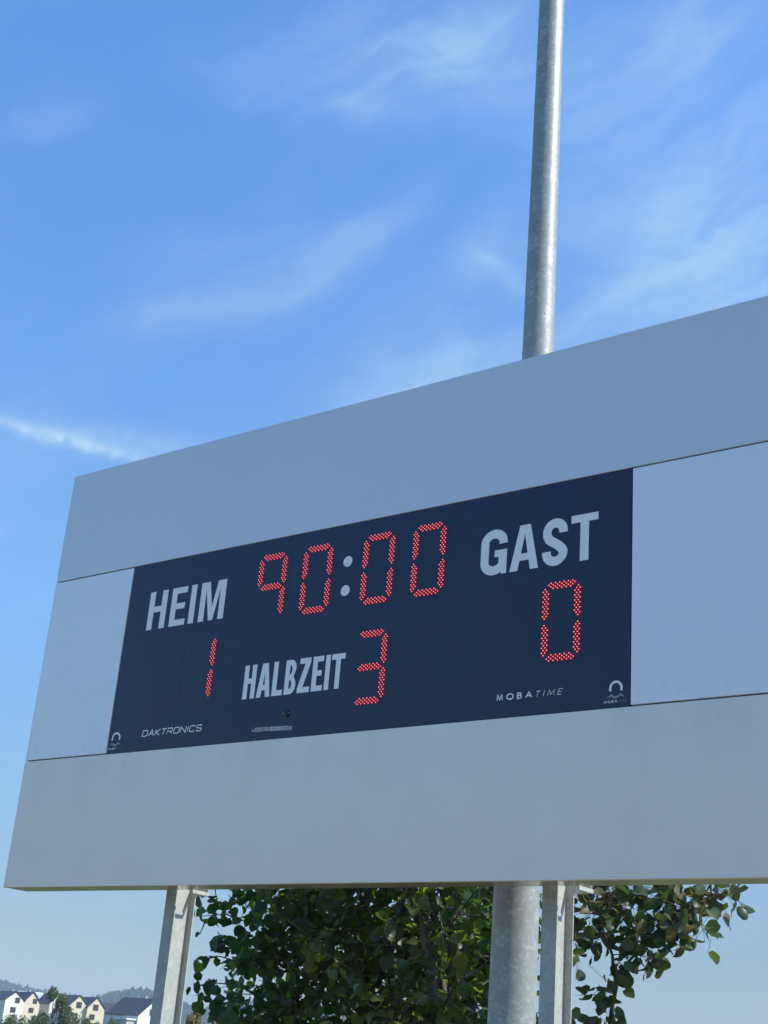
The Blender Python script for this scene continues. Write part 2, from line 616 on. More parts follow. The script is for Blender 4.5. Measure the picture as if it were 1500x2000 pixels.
def house(u, v_apex, v_eave, v_base, wpx, rot, L, D, wall, roof, wins, label, group, chimney=True):
    """gabled house whose gable shows at pixel column u, D metres off"""
    P = at_dist(u, v_base, D)
    sc = (P - CAM).dot(FW) / FPX
    hd = Vector((P.x - CAM.x, P.y - CAM.y, 0)).normalized()
    rt = Vector((hd.y, -hd.x, 0))
    nrm = -hd * math.cos(rot) + rt * math.sin(rot)
    fr = rt * math.cos(rot) + hd * math.sin(rot)
    up = Vector((0, 0, 1))
    wd = wpx * sc / math.cos(rot)
    he, ha = (v_base - v_eave) * sc, (v_base - v_apex) * sc
    drop = 3.0
    t = empty('house', P - up * drop - nrm * (L / 2), label, 'house', group)

    def pt(s, d, z):
        return P + fr * s - nrm * d + up * z
    bm = bmesh.new()
    hw = wd / 2
    prof = [(-hw, -drop), (hw, -drop), (hw, he), (0, ha), (-hw, he)]
    f_ = [bm.verts.new(pt(s, 0, z)) for s, z in prof]
    b_ = [bm.verts.new(pt(s, L, z)) for s, z in prof]
    bm.faces.new(f_)
    bm.faces.new(b_[::-1])
    for i in range(5):
        j = (i + 1) % 5
        bm.faces.new((f_[j], f_[i], b_[i], b_[j]))
    bmesh.ops.recalc_face_normals(bm, faces=bm.faces)
    from_bm('wall', bm, t, wall)
    bm = bmesh.new()
    o = 0.35
    k = (ha - he) / hw
    for sg in (-1, 1):
        a = pt(0, -o, ha + .28)
        b = pt(0, L + o, ha + .28)
        c = pt(sg * (hw + o), L + o, he - o * k + .28)
        d = pt(sg * (hw + o), -o, he - o * k + .28)
        quad_prism(bm, [a, b, c, d] if sg > 0 else [a, d, c, b], .24)
    bmesh.ops.recalc_face_normals(bm, faces=bm.faces)
    rf = from_bm('roof', bm, t, roof)
    if chimney:
        bm = bmesh.new()
        c = pt(hw * .25, L * .45, ha - .6)
        box(bm, c.x - .35, c.x + .35, c.y - .35, c.y + .35, c.z, c.z + 1.6)
        from_bm('chimney', bm, rf, M['grey_wall'])
    for (du, v, ww, hh) in wins:      # window centres in photograph pixels
        s = du * sc / math.cos(rot)
        z = (v_base - v) * sc
        a, b2 = ww * sc / 2 / math.cos(rot), hh * sc / 2
        bm = bmesh.new()
        e = .12
        for (x0, x1, z0, z1) in ((s - a - e, s + a + e, z + b2, z + b2 + e), (s - a - e, s + a + e, z - b2 - e, z - b2),
                                 (s - a - e, s - a, z - b2, z + b2), (s + a, s + a + e, z - b2, z + b2), (s - .05, s + .05, z - b2, z + b2)):
            quad_prism(bm, [pt(x0, -.10, z0), pt(x1, -.10, z0), pt(x1, -.10, z1), pt(x0, -.10, z1)], .14)
        wf = from_bm('window', bm, t, M['frame'])
        bm = bmesh.new()
        quad_prism(bm, [pt(s - a, -.03, z - b2), pt(s + a, -.03, z - b2), pt(s + a, -.03, z + b2), pt(s - a, -.03, z + b2)], .06)
        from_bm('pane', bm, wf, M['shutter'])
    return t


HG = 'houses on the far side of the field'
R_ = math.radians
house(24, 1941, 1956, 1985, 36, R_(24), 12, 520, M['white_wall'], M['dark_roof'],
      [(5, 1955, 8, 9), (-1, 1973, 9, 9)], 'white gabled house with dark roof at the far left edge', HG)
house(58, 1942, 1960, 1988, 30, R_(24), 12, 523, M['cream_wall'], M['dark_roof'],
      [(5, 1957, 7, 8), (0, 1974, 8, 8)], 'cream gabled house right beside the far left white one, half behind the tree', HG)
house(109, 1946, 1964, 1992, 32, R_(24), 12, 526, M['white_wall'], M['dark_roof'],
      [(2, 1958, 8, 8), (-4, 1975, 8, 8)], 'white gabled house largely hidden behind the feathery tree', HG)
house(149, 1949, 1968, 1999, 37, R_(24), 12, 520, M['cream_wall'], M['dark_roof'],
      [(0, 1965, 9, 10), (-5, 1985, 9, 9)], 'cream gabled house joined on the left of its twin', HG)
house(183, 1953, 1972, 2003, 33, R_(24), 12, 521, M['cream_wall'], M['dark_roof'],
      [(-1, 1970, 9, 10), (-6, 1988, 9, 9)], 'cream gabled house with two windows nearest the grey roofed one', HG)
house(236, 1964, 1982, 2002, 26, R_(38), 26, 610, M['cream_wall'], M['brown_roof'],
      [(0, 1982, 5, 5)], 'small cream gable with long brown roof set back between houses', HG, False)
house(297, 1957, 1989, 2012, 60, R_(38), 15, 430, M['white_wall'], M['dark_roof'],
      [(-5, 1980, 7, 10)], 'large white gabled house with dark roof beside the left steel post', HG)
# low annex with a white fascia in front of the large house
P = at_dist(246, 1992, 428)
t = empty('garden_shed', P - Vector((0, 0, 3)), 'low dark roofed outbuilding with white fascia beside the large white house', 'shed')
bm = bmesh.new()
box(bm, P.x - 2.3, P.x + 2.3, P.y - 2, P.y + 2, P.z - 4, P.z - .02)
from_bm('wall', bm, t, M['grey_wall'])
bm = bmesh.new()
box(bm, P.x - 2.8, P.x + 2.8, P.y - 2.5, P.y + 2.5, P.z, P.z + .45, .05)
from_bm('roof', bm, t, M['sheet'])
# long pale greenhouse on the slope behind
P = at_dist(60, 1941, 1100)
t = empty('greenhouse', P - Vector((0, 0, 4)), 'long pale greenhouse low in front of the wooded hill', 'greenhouse')
sc = (P - CAM).dot(FW) / FPX
hd = Vector((P.x - CAM.x, P.y - CAM.y, 0)).normalized()
rt = Vector((hd.y, -hd.x, 0))
for k in range(4):
    bm = bmesh.new()
    s0, s1 = (-24 + 12 * k) * sc, (-24 + 12 * k + 11.7) * sc
    a, b = P + rt * s0, P + rt * s1
    top = Vector((0, 0, 1.6)) + hd * 5
    quad_prism(bm, [a, b, b + top, a + top], .25)
    quad_prism(bm, [a + Vector((0, 0, -.02)) - Vector((0, 0, 6)), b + Vector((0, 0, -6)), b + Vector((0, 0, -.02)), a + Vector((0, 0, -.02))], .25)
    from_bm('roof_panel', bm, t, M['sheet'])


# ------------------------------------------------------------------ foliage
def leaf_mesh(name, size, curl, fold, mat, twist=0.0):
    """heart-shaped leaf hanging from its stalk along -Z, 12 triangles"""
    half = [(0.00, 0.00), (0.30, 0.07), (0.50, -0.22), (0.49, -0.52), (0.27, -0.84), (0.0, -1.0)]
    rib = [(0.0, 0.0), (0.0, -0.15), (0.0, -0.35), (0.0, -0.6), (0.0, -0.82), (0.0, -1.0)]
    v, f = [], []

    def add(x, z):
        x *= 1 + random.uniform(-.13, .13)
        z += random.uniform(-.05, .05) if x else 0
        y = fold * abs(x) + curl * z * z + twist * x * z + random.uniform(-.05, .05)
        v.append((x * size, y * size, z * size))
        return len(v) - 1
    r = [add(*p) for p in rib]
    for sg in (-1, 1):
        o = [r[0]] + [add(sg * x, z) for x, z in half[1:-1]] + [r[-1]]
        for i in range(5):
            q = [r[i], o[i], o[i + 1], r[i + 1]]
            q = list(dict.fromkeys(q))
            if len(q) > 2:
                f.append(q if sg < 0 else q[::-1])
    me = bpy.data.meshes.new(name)
    me.from_pydata(v, [], f)
    for p in me.polygons:
        p.use_smooth = True
    me.materials.append(mat)
    return me


def leaf_rot():
    """random hanging orientation"""
    yaw = random.uniform(0, 2 * PI)
    pitch = random.gauss(0.35, 0.75)
    roll = random.gauss(0, 0.6)
    return Matrix.Rotation(yaw, 3, 'Z') @ Matrix.Rotation(pitch, 3, 'X') @ Matrix.Rotation(roll, 3, 'Y')


def in_frame(P):
    d = P - CAM
    z = d.dot(FW)
    return 750 + FPX * d.dot(RT) / z, 1000 - FPX * d.dot(UP) / z, z


def pale_spot(P):
    """clusters take the second leaf colour; on the lime tree it paints sunlit patches"""
    h = math.sin(math.floor(P.x * 3.1) * 12.9 + math.floor(P.y * 2.3) * 78.2 + math.floor(P.z * 3.3) * 37.7) * 43758.5
    return (h - math.floor(h)) < .16 or random.random() < .05


def plant_leaves(root, spots, mats, size):
    """the 300 leaves that show largest become parts, the others one mass"""
    protos = [leaf_mesh('leaf', size * s, c, f, mats[i // 10], tw) for i, (s, c, f, tw) in
              enumerate(2 * [(1, .25, .30, .1), (.85, .5, .15, .4), (1.12, -.22, .4, -.3), (.7, .55, .45, .3), (.95, .15, .1, -.5), (1.05, .4, .65, 0), (.8, -.4, .2, .6), (1.1, .1, -.3, .2), (.9, .6, .5, -.4), (1.0, .3, .1, .8)])]
    items = []
    for P in spots:
        u, v, z = in_frame(P)
        vis = -10 < u < 1510 and 1728 < v < 2010
        items.append((0 if vis else 1, z, P))
    items.sort(key=lambda i: (i[0], i[1]))
    base = Vector(root.location)
    for _, _, P in items[:300]:
        o = bpy.data.objects.new('leaf', random.choice(protos[10:] if pale_spot(P) else protos[:10]))
        COL.objects.link(o)
        o.parent = root
        o.matrix_basis = Matrix.Translation(P - base) @ leaf_rot().to_4x4() @ Matrix.Scale(random.uniform(.75, 1.2), 4)
    pv = [np.array([tuple(v.co) for v in p.vertices]) for p in protos]
    pf = [[tuple(f.vertices) for f in p.polygons] for p in protos]
    V, F, MI, off = [], [], [], 0
    for _, _, P in items[300:]:
        i = random.randrange(10) + (10 if pale_spot(P) else 0)
        R = np.array(leaf_rot()) * random.uniform(.7, 1.2)
        V.append(pv[i] @ R.T + np.array(P))
        F += [tuple(k + off for k in f) for f in pf[i]]
        MI += [i // 10] * len(pf[i])
        off += len(pv[i])
    me = bpy.data.meshes.new('foliage')
    me.from_pydata(np.concatenate(V).tolist(), [], F)
    o = link('foliage', me, root, list(mats))
    me.polygons.foreach_set('material_index', MI)
    me.polygons.foreach_set('use_smooth', [True] * len(F))
    tag(o, kind='stuff')


def inside(poly, u, v):
    c = False
    n = len(poly)
    for i in range(n):
        (x1, y1), (x2, y2) = poly[i], poly[(i + 1) % n]
        if (y1 > v) != (y2 > v) and u < (x2 - x1) * (v - y1) / (y2 - y1) + x1:
            c = not c
    return c


def wiggle(a, b, n, amp):
    out = []
    for i in range(n + 1):
        t = i / n
        j = amp * math.sin(PI * t)
        out.append(a.lerp(b, t) + Vector((random.uniform(-j, j), random.uniform(-j, j), random.uniform(-j, j))))
    return out


def twig_leaves(a, b, n, spread):
    """leaf positions alternating along a twig and hanging a little below it"""
    out = []
    for i in range(n):
        t = (i + random.random()) / n
        p = a.lerp(b, t)
        out.append(p + Vector((random.gauss(0, spread), random.gauss(0, spread), random.gauss(-spread * .3, spread * .7))))
    return out


# --- the dense tree behind the posts
main_poly = [(455, 1745), (480, 1790), (462, 1835), (475, 1870), (448, 1905), (425, 1935), (420, 1970), (430, 2010), (380, 2150), (420, 2300),
             (1050, 2300), (1012, 2000), (1035, 1740), (1050, 1450), (1000, 1250), (740, 1200), (560, 1380), (480, 1600)]
base = Vector((0.2, 4.2, ground_z(0.2, 4.2)))
tree = empty('lime_tree', base, 'dense dark green broad-leaved tree filling the space behind the mast', 'tree')
bm = bmesh.new()
crown_mid = Vector((-.35, 4.0, 3.6))
hubs = []
for k in range(5):
    top = Vector((random.uniform(-1.7, .7), random.uniform(3.4, 4.8), random.uniform(3.2, 4.9)))
    pts = wiggle(base + Vector((random.uniform(-.12, .12), random.uniform(-.12, .12), -.05)), top, 7, .16)
    tube(bm, pts, [.07 - .0075 * i for i in range(8)], 7)
    hubs += pts[2:]
# the pale stems that show in front of the shade
for path in ([(806, 1500), (806, 1735), (821, 1790), (829, 1850), (846, 1880), (853, 1940), (848, 2000), (840, 2200), (700, 2420)],
             [(890, 1500), (893, 1735), (886, 1800), (880, 1880), (876, 1960), (850, 2150), (760, 2400)]):
    pts = [on_y(u, v, 2.75 if path[0][0] == 806 else 3.0) for u, v in path]
    pts[-1] = base + Vector((.1, -.1, 0))
    n = len(pts)
    tube(bm, pts, [.010 + .0035 * i if path[0][0] == 806 else .006 + .003 * i for i in range(n)], 7)
    hubs += pts[2:-1]
from_bm('trunk', bm, tree, M['bark'], True)
bm = bmesh.new()
spots = []
n_tw = 0
while n_tw < 1650:
    u, v = random.uniform(330, 1150), random.uniform(1150, 2300)
    if not inside(main_poly, u, v):
        continue
    if v > 2020 and random.random() < .6:
        continue
    n_tw += 1
    P = on_y(u, v, random.uniform(2.5, 5.0))
    if P.z < .35:
        continue
    d = Vector((random.gauss(0, 1), random.gauss(0, .7), random.gauss(0, .6))).normalized()
    L = random.uniform(.18, .42)
    a, b = P - d * L * .5, P + d * L * .5 - Vector((0, 0, .05))
    tube(bm, wiggle(a, b, 2, .03), [.004, .003, .0015], 4)
    spots += twig_leaves(a, b, random.randint(6, 10), .05)
# thin feeders from the limbs to the outer twigs
for k in range(150):
    h = random.choice(hubs)
    P = random.choice(spots)
    if (P - h).length < 1.3:
        tube(bm, wiggle(h, P, 4, .08), [.008, .007, .005, .004, .003], 4)
# sprigs that reach out at the left edge against the sky
for path, n in (([(470, 1760), (430, 1765), (398, 1745), (385, 1738)], 7), ([(480, 1800), (440, 1785), (412, 1788), (380, 1790)], 20), ([(440, 1700), (420, 1740), (425, 1765), (450, 1790)], 8),
                ([(470, 1880), (430, 1868), (405, 1872), (390, 1873)], 9), ([(470, 1925), (425, 1920), (395, 1925), (378, 1926)], 16),
                ([(460, 1965), (420, 1955), (395, 1950)], 14), ([(450, 1840), (432, 1830), (425, 1820)], 14), ([(400, 1800), (396, 1812), (392, 1820)], 1)):
    y0 = random.uniform(2.6, 3.0)
    pts = [on_y(u, v, y0 + .05 * i) for i, (u, v) in enumerate(path)]
    tube(bm, pts, [.006 - .0012 * i for i in range(len(pts))], 5)
    for i in range(n):
        t = random.random() * (len(pts) - 1)
        j = min(int(t), len(pts) - 2)
        spots.append(pts[j].lerp(pts[j + 1], t - j) + Vector((random.gauss(0, .03), random.gauss(0, .05), random.gauss(-.01, .03))))
tag(from_bm('twigs', bm, tree, M['bark'], True), kind='stuff')
plant_leaves(tree, spots, [M['leaf'], M['leaf_pale']], .088)

# --- the young tree at the right, loose and see-through
Y0 = 3.0
stem = [(1170, 2420), (1180, 2150), (1190, 2010), (1196, 1965), (1203, 1930), (1203, 1905), (1197, 1885), (1196, 1865), (1188, 1842), (1180, 1825), (1172, 1790), (1165, 1740), (1158, 1650)]
base = on_y(1165, 2480, Y0)
base.z = ground_z(base.x, base.y)
young = empty('young_tree', base, 'slender young tree with loose leaves against the sky at the right', 'tree')
bm = bmesh.new()
pts = [on_y(u, v, Y0) for u, v in stem]
pts[0] = base - Vector((0, 0, .05))
tube(bm, pts, [.03, .022, .016, .0145, .0135, .012, .011, .010, .009, .008, .007, .006, .004], 8)
from_bm('trunk', bm, young, M['bark'], True)
bm = bmesh.new()
spots = []


def branch(path, y0, y1, r0, n, spread, first=0.0):
    k = len(path)
    pts = [on_y(u, v, y0 + (y1 - y0) * i / (k - 1)) for i, (u, v) in enumerate(path)]
    tube(bm, pts, [r0 * (1 - .75 * i / (k - 1)) for i in range(k)], 5)
    for i in range(n):
        t = (first + (1 - first) * random.random()) * (k - 1)
        j = min(int(t), k - 2)
        p = pts[j].lerp(pts[j + 1], t - j)
        cg = lambda k: max(-1.5, min(1.5, random.gauss(0, 1))) * k
        q = p + Vector((cg(spread), cg(spread * 1.5), cg(spread * .9)))
        spots.append(q)
        if (q - p).length > .05:
            mid = p.lerp(q, .5) + Vector((cg(.02), cg(.02), .02))
            tube(bm, [p, mid, q + Vector((0, 0, .006))], [.0022, .0018, .0012], 3)


branch([(1203, 1905), (1220, 1885), (1245, 1860), (1275, 1825), (1300, 1800), (1325, 1778), (1355, 1755), (1385, 1735), (1400, 1715)], Y0, 3.2, .011, 105, .11, .3)
branch([(1275, 1825), (1310, 1800), (1340, 1795), (1366, 1800), (1385, 1838)], 3.0, 2.8, .005, 38, .08)
branch([(1300, 1800), (1302, 1770), (1306, 1735), (1310, 1690)], 3.1, 3.3, .006, 45, .11)
branch([(1330, 1775), (1370, 1765), (1400, 1748), (1425, 1740), (1440, 1745)], 3.1, 3.0, .004, 16, .035)
branch([(1188, 1842), (1205, 1810), (1230, 1780), (1250, 1750), (1262, 1700)], Y0, 3.4, .007, 50, .12)
branch([(1172, 1790), (1150, 1765), (1125, 1740), (1105, 1715)], Y0, 3.3, .006, 48, .12)
branch([(1180, 1825), (1160, 1830), (1140, 1842), (1124, 1850)], Y0, 2.7, .004, 16, .06)
branch([(1196, 1865), (1230, 1862), (1260, 1868), (1292, 1890)], Y0, 2.8, .004, 20, .05, .25)
branch([(1203, 1905), (1213, 1890), (1225, 1880)], Y0, 2.9, .004, 8, .04)
branch([(1203, 1905), (1212, 1915), (1216, 1930)], Y0, 2.9, .003, 4, .03)
branch([(1200, 1935), (1178, 1942), (1155, 1943), (1122, 1944)], Y0, 2.8, .003, 5, .04, .3)
branch([(1190, 1960), (1176, 1955), (1172, 1965)], Y0, 2.9, .003, 9, .035)
branch([(1197, 1932), (1185, 1915), (1165, 1900), (1150, 1885), (1172, 1900)], Y0, 2.8, .0025, 2, .04)
branch([(1165, 1740), (1200, 1720), (1260, 1690), (1330, 1660)], Y0, 3.3, .006, 50, .13)
branch([(1160, 2040), (1150, 2010), (1135, 1985), (1122, 1975)], Y0, 2.7, .004, 9, .05)
branch([(1190, 2010), (1182, 2003), (1178, 1997)], Y0, 2.9, .003, 8, .04)
branch([(1120, 1790), (1124, 1830), (1128, 1880), (1124, 1912)], 2.8, 2.6, .004, 9, .04)
branch([(1172, 1790), (1190, 1770), (1200, 1750), (1215, 1740)], Y0, 3.2, .005, 40, .12)
tag(from_bm('twigs', bm, young, M['bark'], True), kind='stuff')
plant_leaves(young, spots, [M['leaf_olive'], M['leaf_tan']], .088)


# --- small trees and bushes in the middle distance
def bush(name, label, u, v_top, wpx, hpx, D, mat, n, leaf, group=None, stems=3, slim=1.0):
    P = at_dist(u, v_top + hpx, D)
    sc = (P - CAM).dot(FW) / FPX
    W, H = wpx * sc / 2, hpx * sc
    gz = ground_z(P.x, P.y)
    H = P.z + H - gz
    root = empty(name, (P.x, P.y, gz), label, 'tree' if 'tree' in name else 'bush', group)
    bm = bmesh.new()
    for k in range(stems):
        b = Vector((P.x + random.uniform(-.3, .3) * W, P.y + random.uniform(-.3, .3) * W, gz + H * random.uniform(.6, .9)))
        tube(bm, wiggle(Vector((P.x, P.y, gz - .1)), b, 4, .05 * H), [.02 * H, .016 * H, .012 * H, .008 * H, .004 * H], 5)
    from_bm('trunk', bm, root, M['bark'], True)
    lobes = []
    for k in range(9):
        z = random.uniform(.2, .86)
        r = (1 - abs(z - .45)) * random.uniform(.35, .55) * W * slim
        a = random.uniform(0, 2 * PI)
        lim = W * (1 - max(0, z - .5) * 1.5) * .6
        lobes.append((Vector((P.x + lim * math.cos(a), P.y + lim * math.sin(a), gz + z * H)), r))
    V, F = [], []
    for k in range(n):
        c, r = random.choice(lobes)
        d = Vector((random.gauss(0, 1), random.gauss(0, 1), random.gauss(0, 1))).normalized() * r * random.random() ** .4
        d.z *= 1.25
        q = c + d * (1.25 if random.random() < .12 else 1)
        s = leaf * random.uniform(.6, 1.3)
        a = Vector((random.gauss(0, 1), random.gauss(0, 1), random.gauss(0, 1))).normalized()
        b = a.orthogonal().normalized()
        c2 = a.cross(b)
        i0 = len(V)
        V += [tuple(q + b * s), tuple(q + c2 * s * .6 + a * s * .2), tuple(q - b * s), tuple(q - c2 * s * .6 + a * s * .2)]
        F.append((i0, i0 + 1, i0 + 2))
        F.append((i0, i0 + 2, i0 + 3))
    me = bpy.data.meshes.new('crown')
    me.from_pydata(V, [], F)
    link('crown', me, root, mat)
    return root


bush('field_tree', 'feathery green tree in front of the hidden white house', 104, 1930, 72, 70, 230, M['far_leaf'], 5200, .17, None, 4)
bush('garden_bush', 'low green bush under the far left white house', 28, 1986, 60, 26, 260, M['far_leaf'], 1500, .16, 'bushes before the houses')
bush('garden_bush', 'low green bush at the foot of the feathery tree', 78, 1980, 60, 30, 255, M['far_leaf'], 1800, .16, 'bushes before the houses')
bush('garden_bush', 'green bush below the joined cream houses', 132, 1982, 64, 30, 250, M['far_leaf'], 1800, .16, 'bushes before the houses')
bush('garden_bush', 'small bush below the cream house nearest the grey roof', 176, 1993, 56, 20, 250, M['far_leaf'], 1200, .16, 'bushes before the houses')
bush('garden_bush', 'bush below the brown roofed house set back', 222, 1990, 44, 20, 300, M['far_leaf'], 1100, .18, 'bushes before the houses')
bush('autumn_bush', 'yellowing bush showing between left steel post and dark tree', 372, 1960, 62, 52, 120, M['autumn_leaf'], 2600, .10)

# ------------------------------------------------------------------ posts
ZB, ZT, XL, XR = 2.456, 5.210, -0.744, 4.232       # board
ZD, WD, HD = 3.2363, 3.488, 1.200                  # display sill height, width, height
DEP = 0.1876


def post(x0, label):
    t = empty('steel_post', (x0 + .041, .28, 0), label, 'post', 'steel posts carrying the board')
    bm = bmesh.new()
    y0 = DEP + .012
    pr = [(0, 0), (.082, 0), (.082, .0074), (.0435, .0074), (.0435, .1526), (.082, .1526), (.082, .16), (0, .16), (0, .1526),
          (.0385, .1526), (.0385, .0074), (0, .0074)]
    a = [bm.verts.new((x0 + x, y0 + y, 0)) for x, y in pr]
    b = [bm.verts.new((x0 + x, y0 + y, ZT - .15)) for x, y in pr]
    bm.faces.new(a[::-1])
    bm.faces.new(b)
    n = len(pr)
    for i in range(n):
        bm.faces.new((a[i], a[(i + 1) % n], b[(i + 1) % n], b[i]))
    bmesh.ops.recalc_face_normals(bm, faces=bm.faces)
    from_bm('beam', bm, t, M['galv_post'])
    bm = bmesh.new()
    box(bm, x0 - .06, x0 + .142, y0 - .05, y0 + .21, 0, .02, .003)
    from_bm('base_plate', bm, t, M['galv_post'])
    # bracket that clamps the board frame to the post
    bm = bmesh.new()
    box(bm, x0 + .083, x0 + .178, y0 + .153, y0 + .159, ZB - .012, ZB + .05, .001)
    br = from_bm('bracket', bm, t, M['galv_post'])
    bm = bmesh.new()
    box(bm, x0 + .179, x0 + .185, y0 + .02, y0 + .159, ZB - .012, ZB + .008, .001)
    from_bm('bracket_flange', bm, br, M['galv_post'])
    bm = bmesh.new()
    r = bmesh.ops.create_cone(bm, cap_ends=True, segments=6, radius1=.009, radius2=.009, depth=.012)
    bmesh.ops.transform(bm, matrix=Matrix.Translation((x0 + .15, y0 + .147, ZB + .006)) @ Matrix.Rotation(PI / 2, 4, 'X'), verts=r['verts'])
    from_bm('bolt', bm, br, M['bolt'])
    bm = bmesh.new()
    for dz in (-.06,):
        r = bmesh.ops.create_cone(bm, cap_ends=True, segments=6, radius1=.008, radius2=.008, depth=.012)
        bmesh.ops.transform(bm, matrix=Matrix.Translation((x0 + .066, y0 + .0134, ZB + dz)) @ Matrix.Rotation(PI / 2, 4, 'X'), verts=r['verts'])
    from_bm('bolt', bm, t, M['bolt'])


post(.464, 'galvanised steel I-beam post under the left part of the board, sky behind it')
post(2.942, 'galvanised steel I-beam post close beside the round mast')

# mast
bm = bmesh.new()
prof = [(0, .122), (2.1, .1165), (2.5, .1155), (4.0, .1035), (5.5, .0910), (6.9, .0840), (8.3, .0800), (11, .066), (14, .056), (14.01, .02), (14.02, 0.001)]
seg = 64
rings = []
MX, MY = 2.630, .48
for z, r in prof:
    rings.append([bm.verts.new((MX + r * math.cos(2 * PI * k / seg), MY + r * math.sin(2 * PI * k / seg), z)) for k in range(seg)])
for i in range(len(prof) - 1):
    for k in range(seg):
        bm.faces.new((rings[i][k], rings[i][(k + 1) % seg], rings[i + 1][(k + 1) % seg], rings[i + 1][k]))
mast = empty('round_mast', (MX, MY, 0), 'tall round galvanised mast rising behind the scoreboard into the sky', 'mast')
from_bm('pole', bm, mast, M['galv_mast'], True)
bm = bmesh.new()
r = bmesh.ops.create_cone(bm, cap_ends=True, segments=32, radius1=.19, radius2=.19, depth=.025)
bmesh.ops.translate(bm, verts=r['verts'], vec=(MX, MY, .0125))
from_bm('base_plate', bm, mast, M['galv_post'])

# ------------------------------------------------------------------ board housing
bd = empty('board_housing', (1.744, .09, ZB), 'large pale grey metal board framing the dark blue score display', 'board')
G = .004                                            # half joint
TH = .03


def panel(name, x0, x1, z0, z1, mat, label=None):
    bm = bmesh.new()
    box(bm, x0, x1, 0, TH, z0, z1, .0015)
    o = from_bm(name, bm, bd, mat)
    if label:
        tag(o, label)
    return o


zd0, zd1 = ZD, ZD + HD
panel('front_panel', XL, XR, zd1 + G, ZT, M['panel'], 'upper front panel')
panel('front_panel', XL, XR, ZB, zd0 - G, M['panel_low'], 'lower front panel with faint water stains')
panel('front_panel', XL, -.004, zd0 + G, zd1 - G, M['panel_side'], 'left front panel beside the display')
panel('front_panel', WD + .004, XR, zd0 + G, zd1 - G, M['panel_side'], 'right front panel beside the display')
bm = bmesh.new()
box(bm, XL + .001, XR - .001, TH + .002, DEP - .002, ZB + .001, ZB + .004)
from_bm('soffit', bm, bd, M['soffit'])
bm = bmesh.new()
box(bm, XL + .004, XR - .004, TH + .002, DEP - .004, ZT - .006, ZT - .002)
from_bm('top_cover', bm, bd, M['panel'])
for xx in (XL + .001, XR - .005):
    bm = bmesh.new()
    box(bm, xx, xx + .004, TH + .002, DEP - .002, ZB + .006, ZT - .008)
    from_bm('side_cover', bm, bd, M['panel'])
bm = bmesh.new()
box(bm, XL + .008, XR - .008, DEP - .008, DEP - .003, ZB + .008, ZT - .010)
from_bm('back_cover', bm, bd, M['panel'])
bm = bmesh.new()
box(bm, XL + .02, XR - .02, TH + .004, TH + .016, ZB + .03, ZT - .03)
from_bm('backing_sheet', bm, bd, M['gap'])

# ------------------------------------------------------------------ display
disp = empty('score_display', (WD / 2, .01, ZD), 'dark blue electronic score display with red digits and pale lettering', 'scoreboard')
FY = .0035                                         # face plane, a hair behind the cladding
bm = bmesh.new()
box(bm, .001, WD - .001, FY, TH + .001, ZD - .001, ZD + HD + .001, .001)
from_bm('face_panel', bm, disp, M['navy'])

level = [0]


def flat(polys, name, parent, mat, y=None, label=None):
    """flat vinyl shapes on the display face, given as polygons (x, z) with optional holes"""
    bm = bmesh.new()
    for i, poly in enumerate(polys):
        loops = poly if isinstance(poly[0][0], (tuple, list)) else [poly]
        yy = (FY - .0006 if y is None else y) - .00012 * i
        flatp = [p for l in loops for p in l]
        vv = [bm.verts.new((p[0], yy, p[1] + ZD)) for p in flatp]
        for tri in tessellate_polygon([[Vector((p[0], p[1], 0)) for p in l] for l in loops]):
            try:
                bm.faces.new([vv[k] for k in tri])
            except ValueError:
                pass
    for f in bm.faces:
        f.normal_update()
        if f.normal.y > 0:
            f.normal_flip()
    o = from_bm(name, bm, parent, mat)
    if label:
        tag(o, label)
    return o


def strip(path, wd, closed=False):
    """constant-width band along a polyline as one outline with mitred corners"""
    n = len(path)
    Lf, Rt = [], []
    for i in range(n):
        if closed:
            p0, p1, p2 = path[i - 1], path[i], path[(i + 1) % n]
        else:
            p0, p1, p2 = path[max(i - 1, 0)], path[i], path[min(i + 1, n - 1)]
        d1 = (Vector(p1) - Vector(p0))
        d2 = (Vector(p2) - Vector(p1))
        if d1.length < 1e-9:
            d1 = d2
        if d2.length < 1e-9:
            d2 = d1
        d1.normalize()
        d2.normalize()
        nn = Vector((-d1.y - d2.y, d1.x + d2.x))
        nn.normalize()
        k = wd / 2 / max(.45, nn.dot(Vector((-d1.y, d1.x))))
        Lf.append((p1[0] + nn.x * k, p1[1] + nn.y * k))
        Rt.append((p1[0] - nn.x * k, p1[1] - nn.y * k))
    if closed:
        return [Lf, Rt[::-1]]
    return Lf + Rt[::-1]


def arc(cx, cz, rx, rz, a0, a1, n=10):
    return [(cx + rx * math.cos(math.radians(a0 + (a1 - a0) * i / n)), cz + rz * math.sin(math.radians(a0 + (a1 - a0) * i / n))) for i in range(n + 1)]


def rect(x0, x1, z0, z1):
    return [(x0, z0), (x1, z0), (x1, z1), (x0, z1)]


def L_(outl, label=None):
    return flat(outl, 'letter', disp, M['letter'], label=label)


# HEIM
b, t = .757, 1.004
L_([[(.185, b), (.231, b), (.231, .868), (.292, .868), (.292, b), (.338, b), (.338, t), (.292, t), (.292, .906), (.231, .906), (.231, t), (.185, t)]])
L_([[(.377, b), (.509, b), (.509, .796), (.422, .796), (.422, .864), (.495, .864), (.495, .902), (.422, .902), (.422, .965), (.505, .965), (.505, t), (.377, t)]])
L_([rect(.538, .583, b, t)])
L_([[(.622, b), (.666, b), (.666, .955), (.706, b), (.741, b), (.781, .955), (.781, b), (.826, b), (.826, t), (.757, t), (.7245, .842), (.692, t), (.622, t)]])
